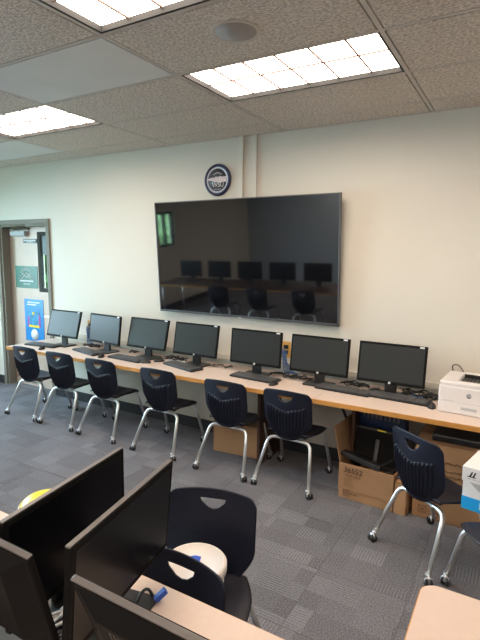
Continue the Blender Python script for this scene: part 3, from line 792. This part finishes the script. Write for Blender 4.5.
# ------------------------------------------------------------------ box on the right-hand chair
t = thing('paper_box', 'white and bright blue box with a lid, on the chair at the right edge', 'box', (1.702, -1.205, .456), R(-12))
m = MB(); m.box(0, .44, 0, .28, 0, .17, .002); m.build('box_body', M_whites, t)
m = MB(); m.box(-.001, .441, -.001, .281, .0, .072); m.build('blue_band', M_cyan, t)
m = MB(); m.box(-.006, .446, -.006, .286, .160, .242, .003); ld = m.build('box_lid', M_whites, t)
m = MB()
for x in (.030, .046): m.prism([(x, .190), (x + .010, .190), (x + .020, .220), (x + .013, .220)], .006, .0072, M=RX)
m.box(.022, .064, -.0072, -.006, .188, .193)
m.build('lid_logo', M_ink, ld)
m = MB(); strip_lines(m, .02, .180, .10, 1, .003, .01, -.0062, 2, False); m.box(.10, .16, -.0070, -.006, .185, .205); m.build('lid_print', M_greyp, ld)
m = MB(); m.prism([(.035, .158), (.12, .158), (.085, .118)], .001, .0022, M=RX); m.prism([(.09, .085), (.14, .13), (.18, .085)], .001, .0022, M=RX); m.build('grey_print', M_greyp, t)
m = MB(); m.box(.092, .17, -.003, -.0012, .020, .060); m.build('white_patch', M_whites, t)

# ------------------------------------------------------------------ foreground tables
def fg_table(name, label, x0, x1, y0, y1, z, m_, rad=.045):
    t = thing(name, label, 'table', (x0, y0, 0), 0); W_, D_ = x1 - x0, y1 - y0
    m = MB(); m.prism(rrect(0, W_, 0, D_, rad, 8), z - .028, z, bev=.001); m.build('tabletop', m_, t)
    m = MB(); m.prism(rrect(-.003, W_ + .003, -.003, D_ + .003, rad + .003, 8), z - .027, z - .003); m.build('edge_band', M_edge, t)
    for px in (.10, W_ - .10):
        for py in (.08, D_ - .08):
            m = MB(); m.tube([(px, py, z - .027), (px, py, .0)], .016, 10); m.build('leg', M_chrome, t)
    return t
fg_table('computer_table', 'peach foreground table carrying the four big monitors', -.36, 1.56, -3.62, -2.848, TZ, M_top2)
fg_table('computer_table', 'dark table seen only as a reflection in the television', -4.3, -.45, -4.2, -3.42, TZ, M_brown)
fg_table('student_table', 'peach table with rounded corner at the bottom right', 1.688, 2.95, -3.05, -2.372, .74, M_top2, .05)
# tub on the chair
t = thing('round_tub', 'round white tub with a blue label on its lid, standing on a navy chair', 'tub', (.845, -2.512, .438), R(20)); t.scale = (1.08, 1.08, 1.0)
MB().lathe([(0, 0), (.098, 0), (.106, .02), (.112, .135), (0, .135)], 48).build('tub_body', M_tub, t)
MB().lathe([(.116, .118), (.120, .122), (.120, .150), (.114, .158), (.106, .158), (.104, .150), (0, .150), (0, .118), (.116, .118)], 48).build('lid', M_tub, t)
m = MB(); m.prism([(-.022, -.03), (.015, -.032), (.03, -.005), (.028, .03), (.0, .035), (-.028, .022), (-.035, .0)], .1505, .1525); bl = m.build('blue_label', M_bluelab, t); bl.location = (-.008, .012, 0); bl.scale = (.8, .8, 1)
# yellow-lidded bucket on the floor
t = thing('bucket', 'bucket with a bright yellow lid and white rim on the floor behind the foreground monitor', 'bucket', (-.372, -2.290, 0)); t.scale = (1, 1, 1.07)
MB().lathe([(0, 0), (.115, 0), (.125, .02), (.134, .35), (0, .35)], 40).build('bucket_body', M_white, t)
MB().lathe([(.141, .335), (.145, .345), (.145, .360), (.141, .366), (.134, .36), (.134, .335), (.141, .335)], 40).build('lid_rim', M_white, t)
MB().lathe([(0, .404), (.06, .402), (.11, .394), (.138, .370), (.136, .34), (0, .34)], 40).build('lid', M_yel, t)
# cables on the foreground table
m = MB(); m.tube(path([(.96, -2.985, TZ + .006), (.955, -2.95, TZ + .036), (.962, -2.925, TZ + .040), (.975, -2.915, TZ + .006)], .015), .005, 8); 
cb = m.build('video_cable', M_cable); tag(cb, 'black video cable with a blue plug at the foot of the middle foreground monitor', 'cable')
m = MB(); m.box(-.010, .010, -.024, .018, -.008, .008, .002, M=Matrix.Translation((1.002, -2.908, TZ + .022)) @ Matrix.Rotation(R(-35), 4, 'Z') @ Matrix.Rotation(R(35), 4, 'X')); m.build('blue_plug', M_bluelab, cb)
wiggle(.80, .93, -3.20, TZ + .0, 5, .06, .006, M_cable, 'black cables between the two left foreground monitors', 21)
wiggle(.80, .93, -3.14, TZ + .02, 3, .05, .005, M_whcable, 'grey cables between the two left foreground monitors', 22)
wiggle(.80, .90, -3.09, TZ + .0, 2, .03, .006, M_bluecable, 'blue cable between the two left foreground monitors', 23)
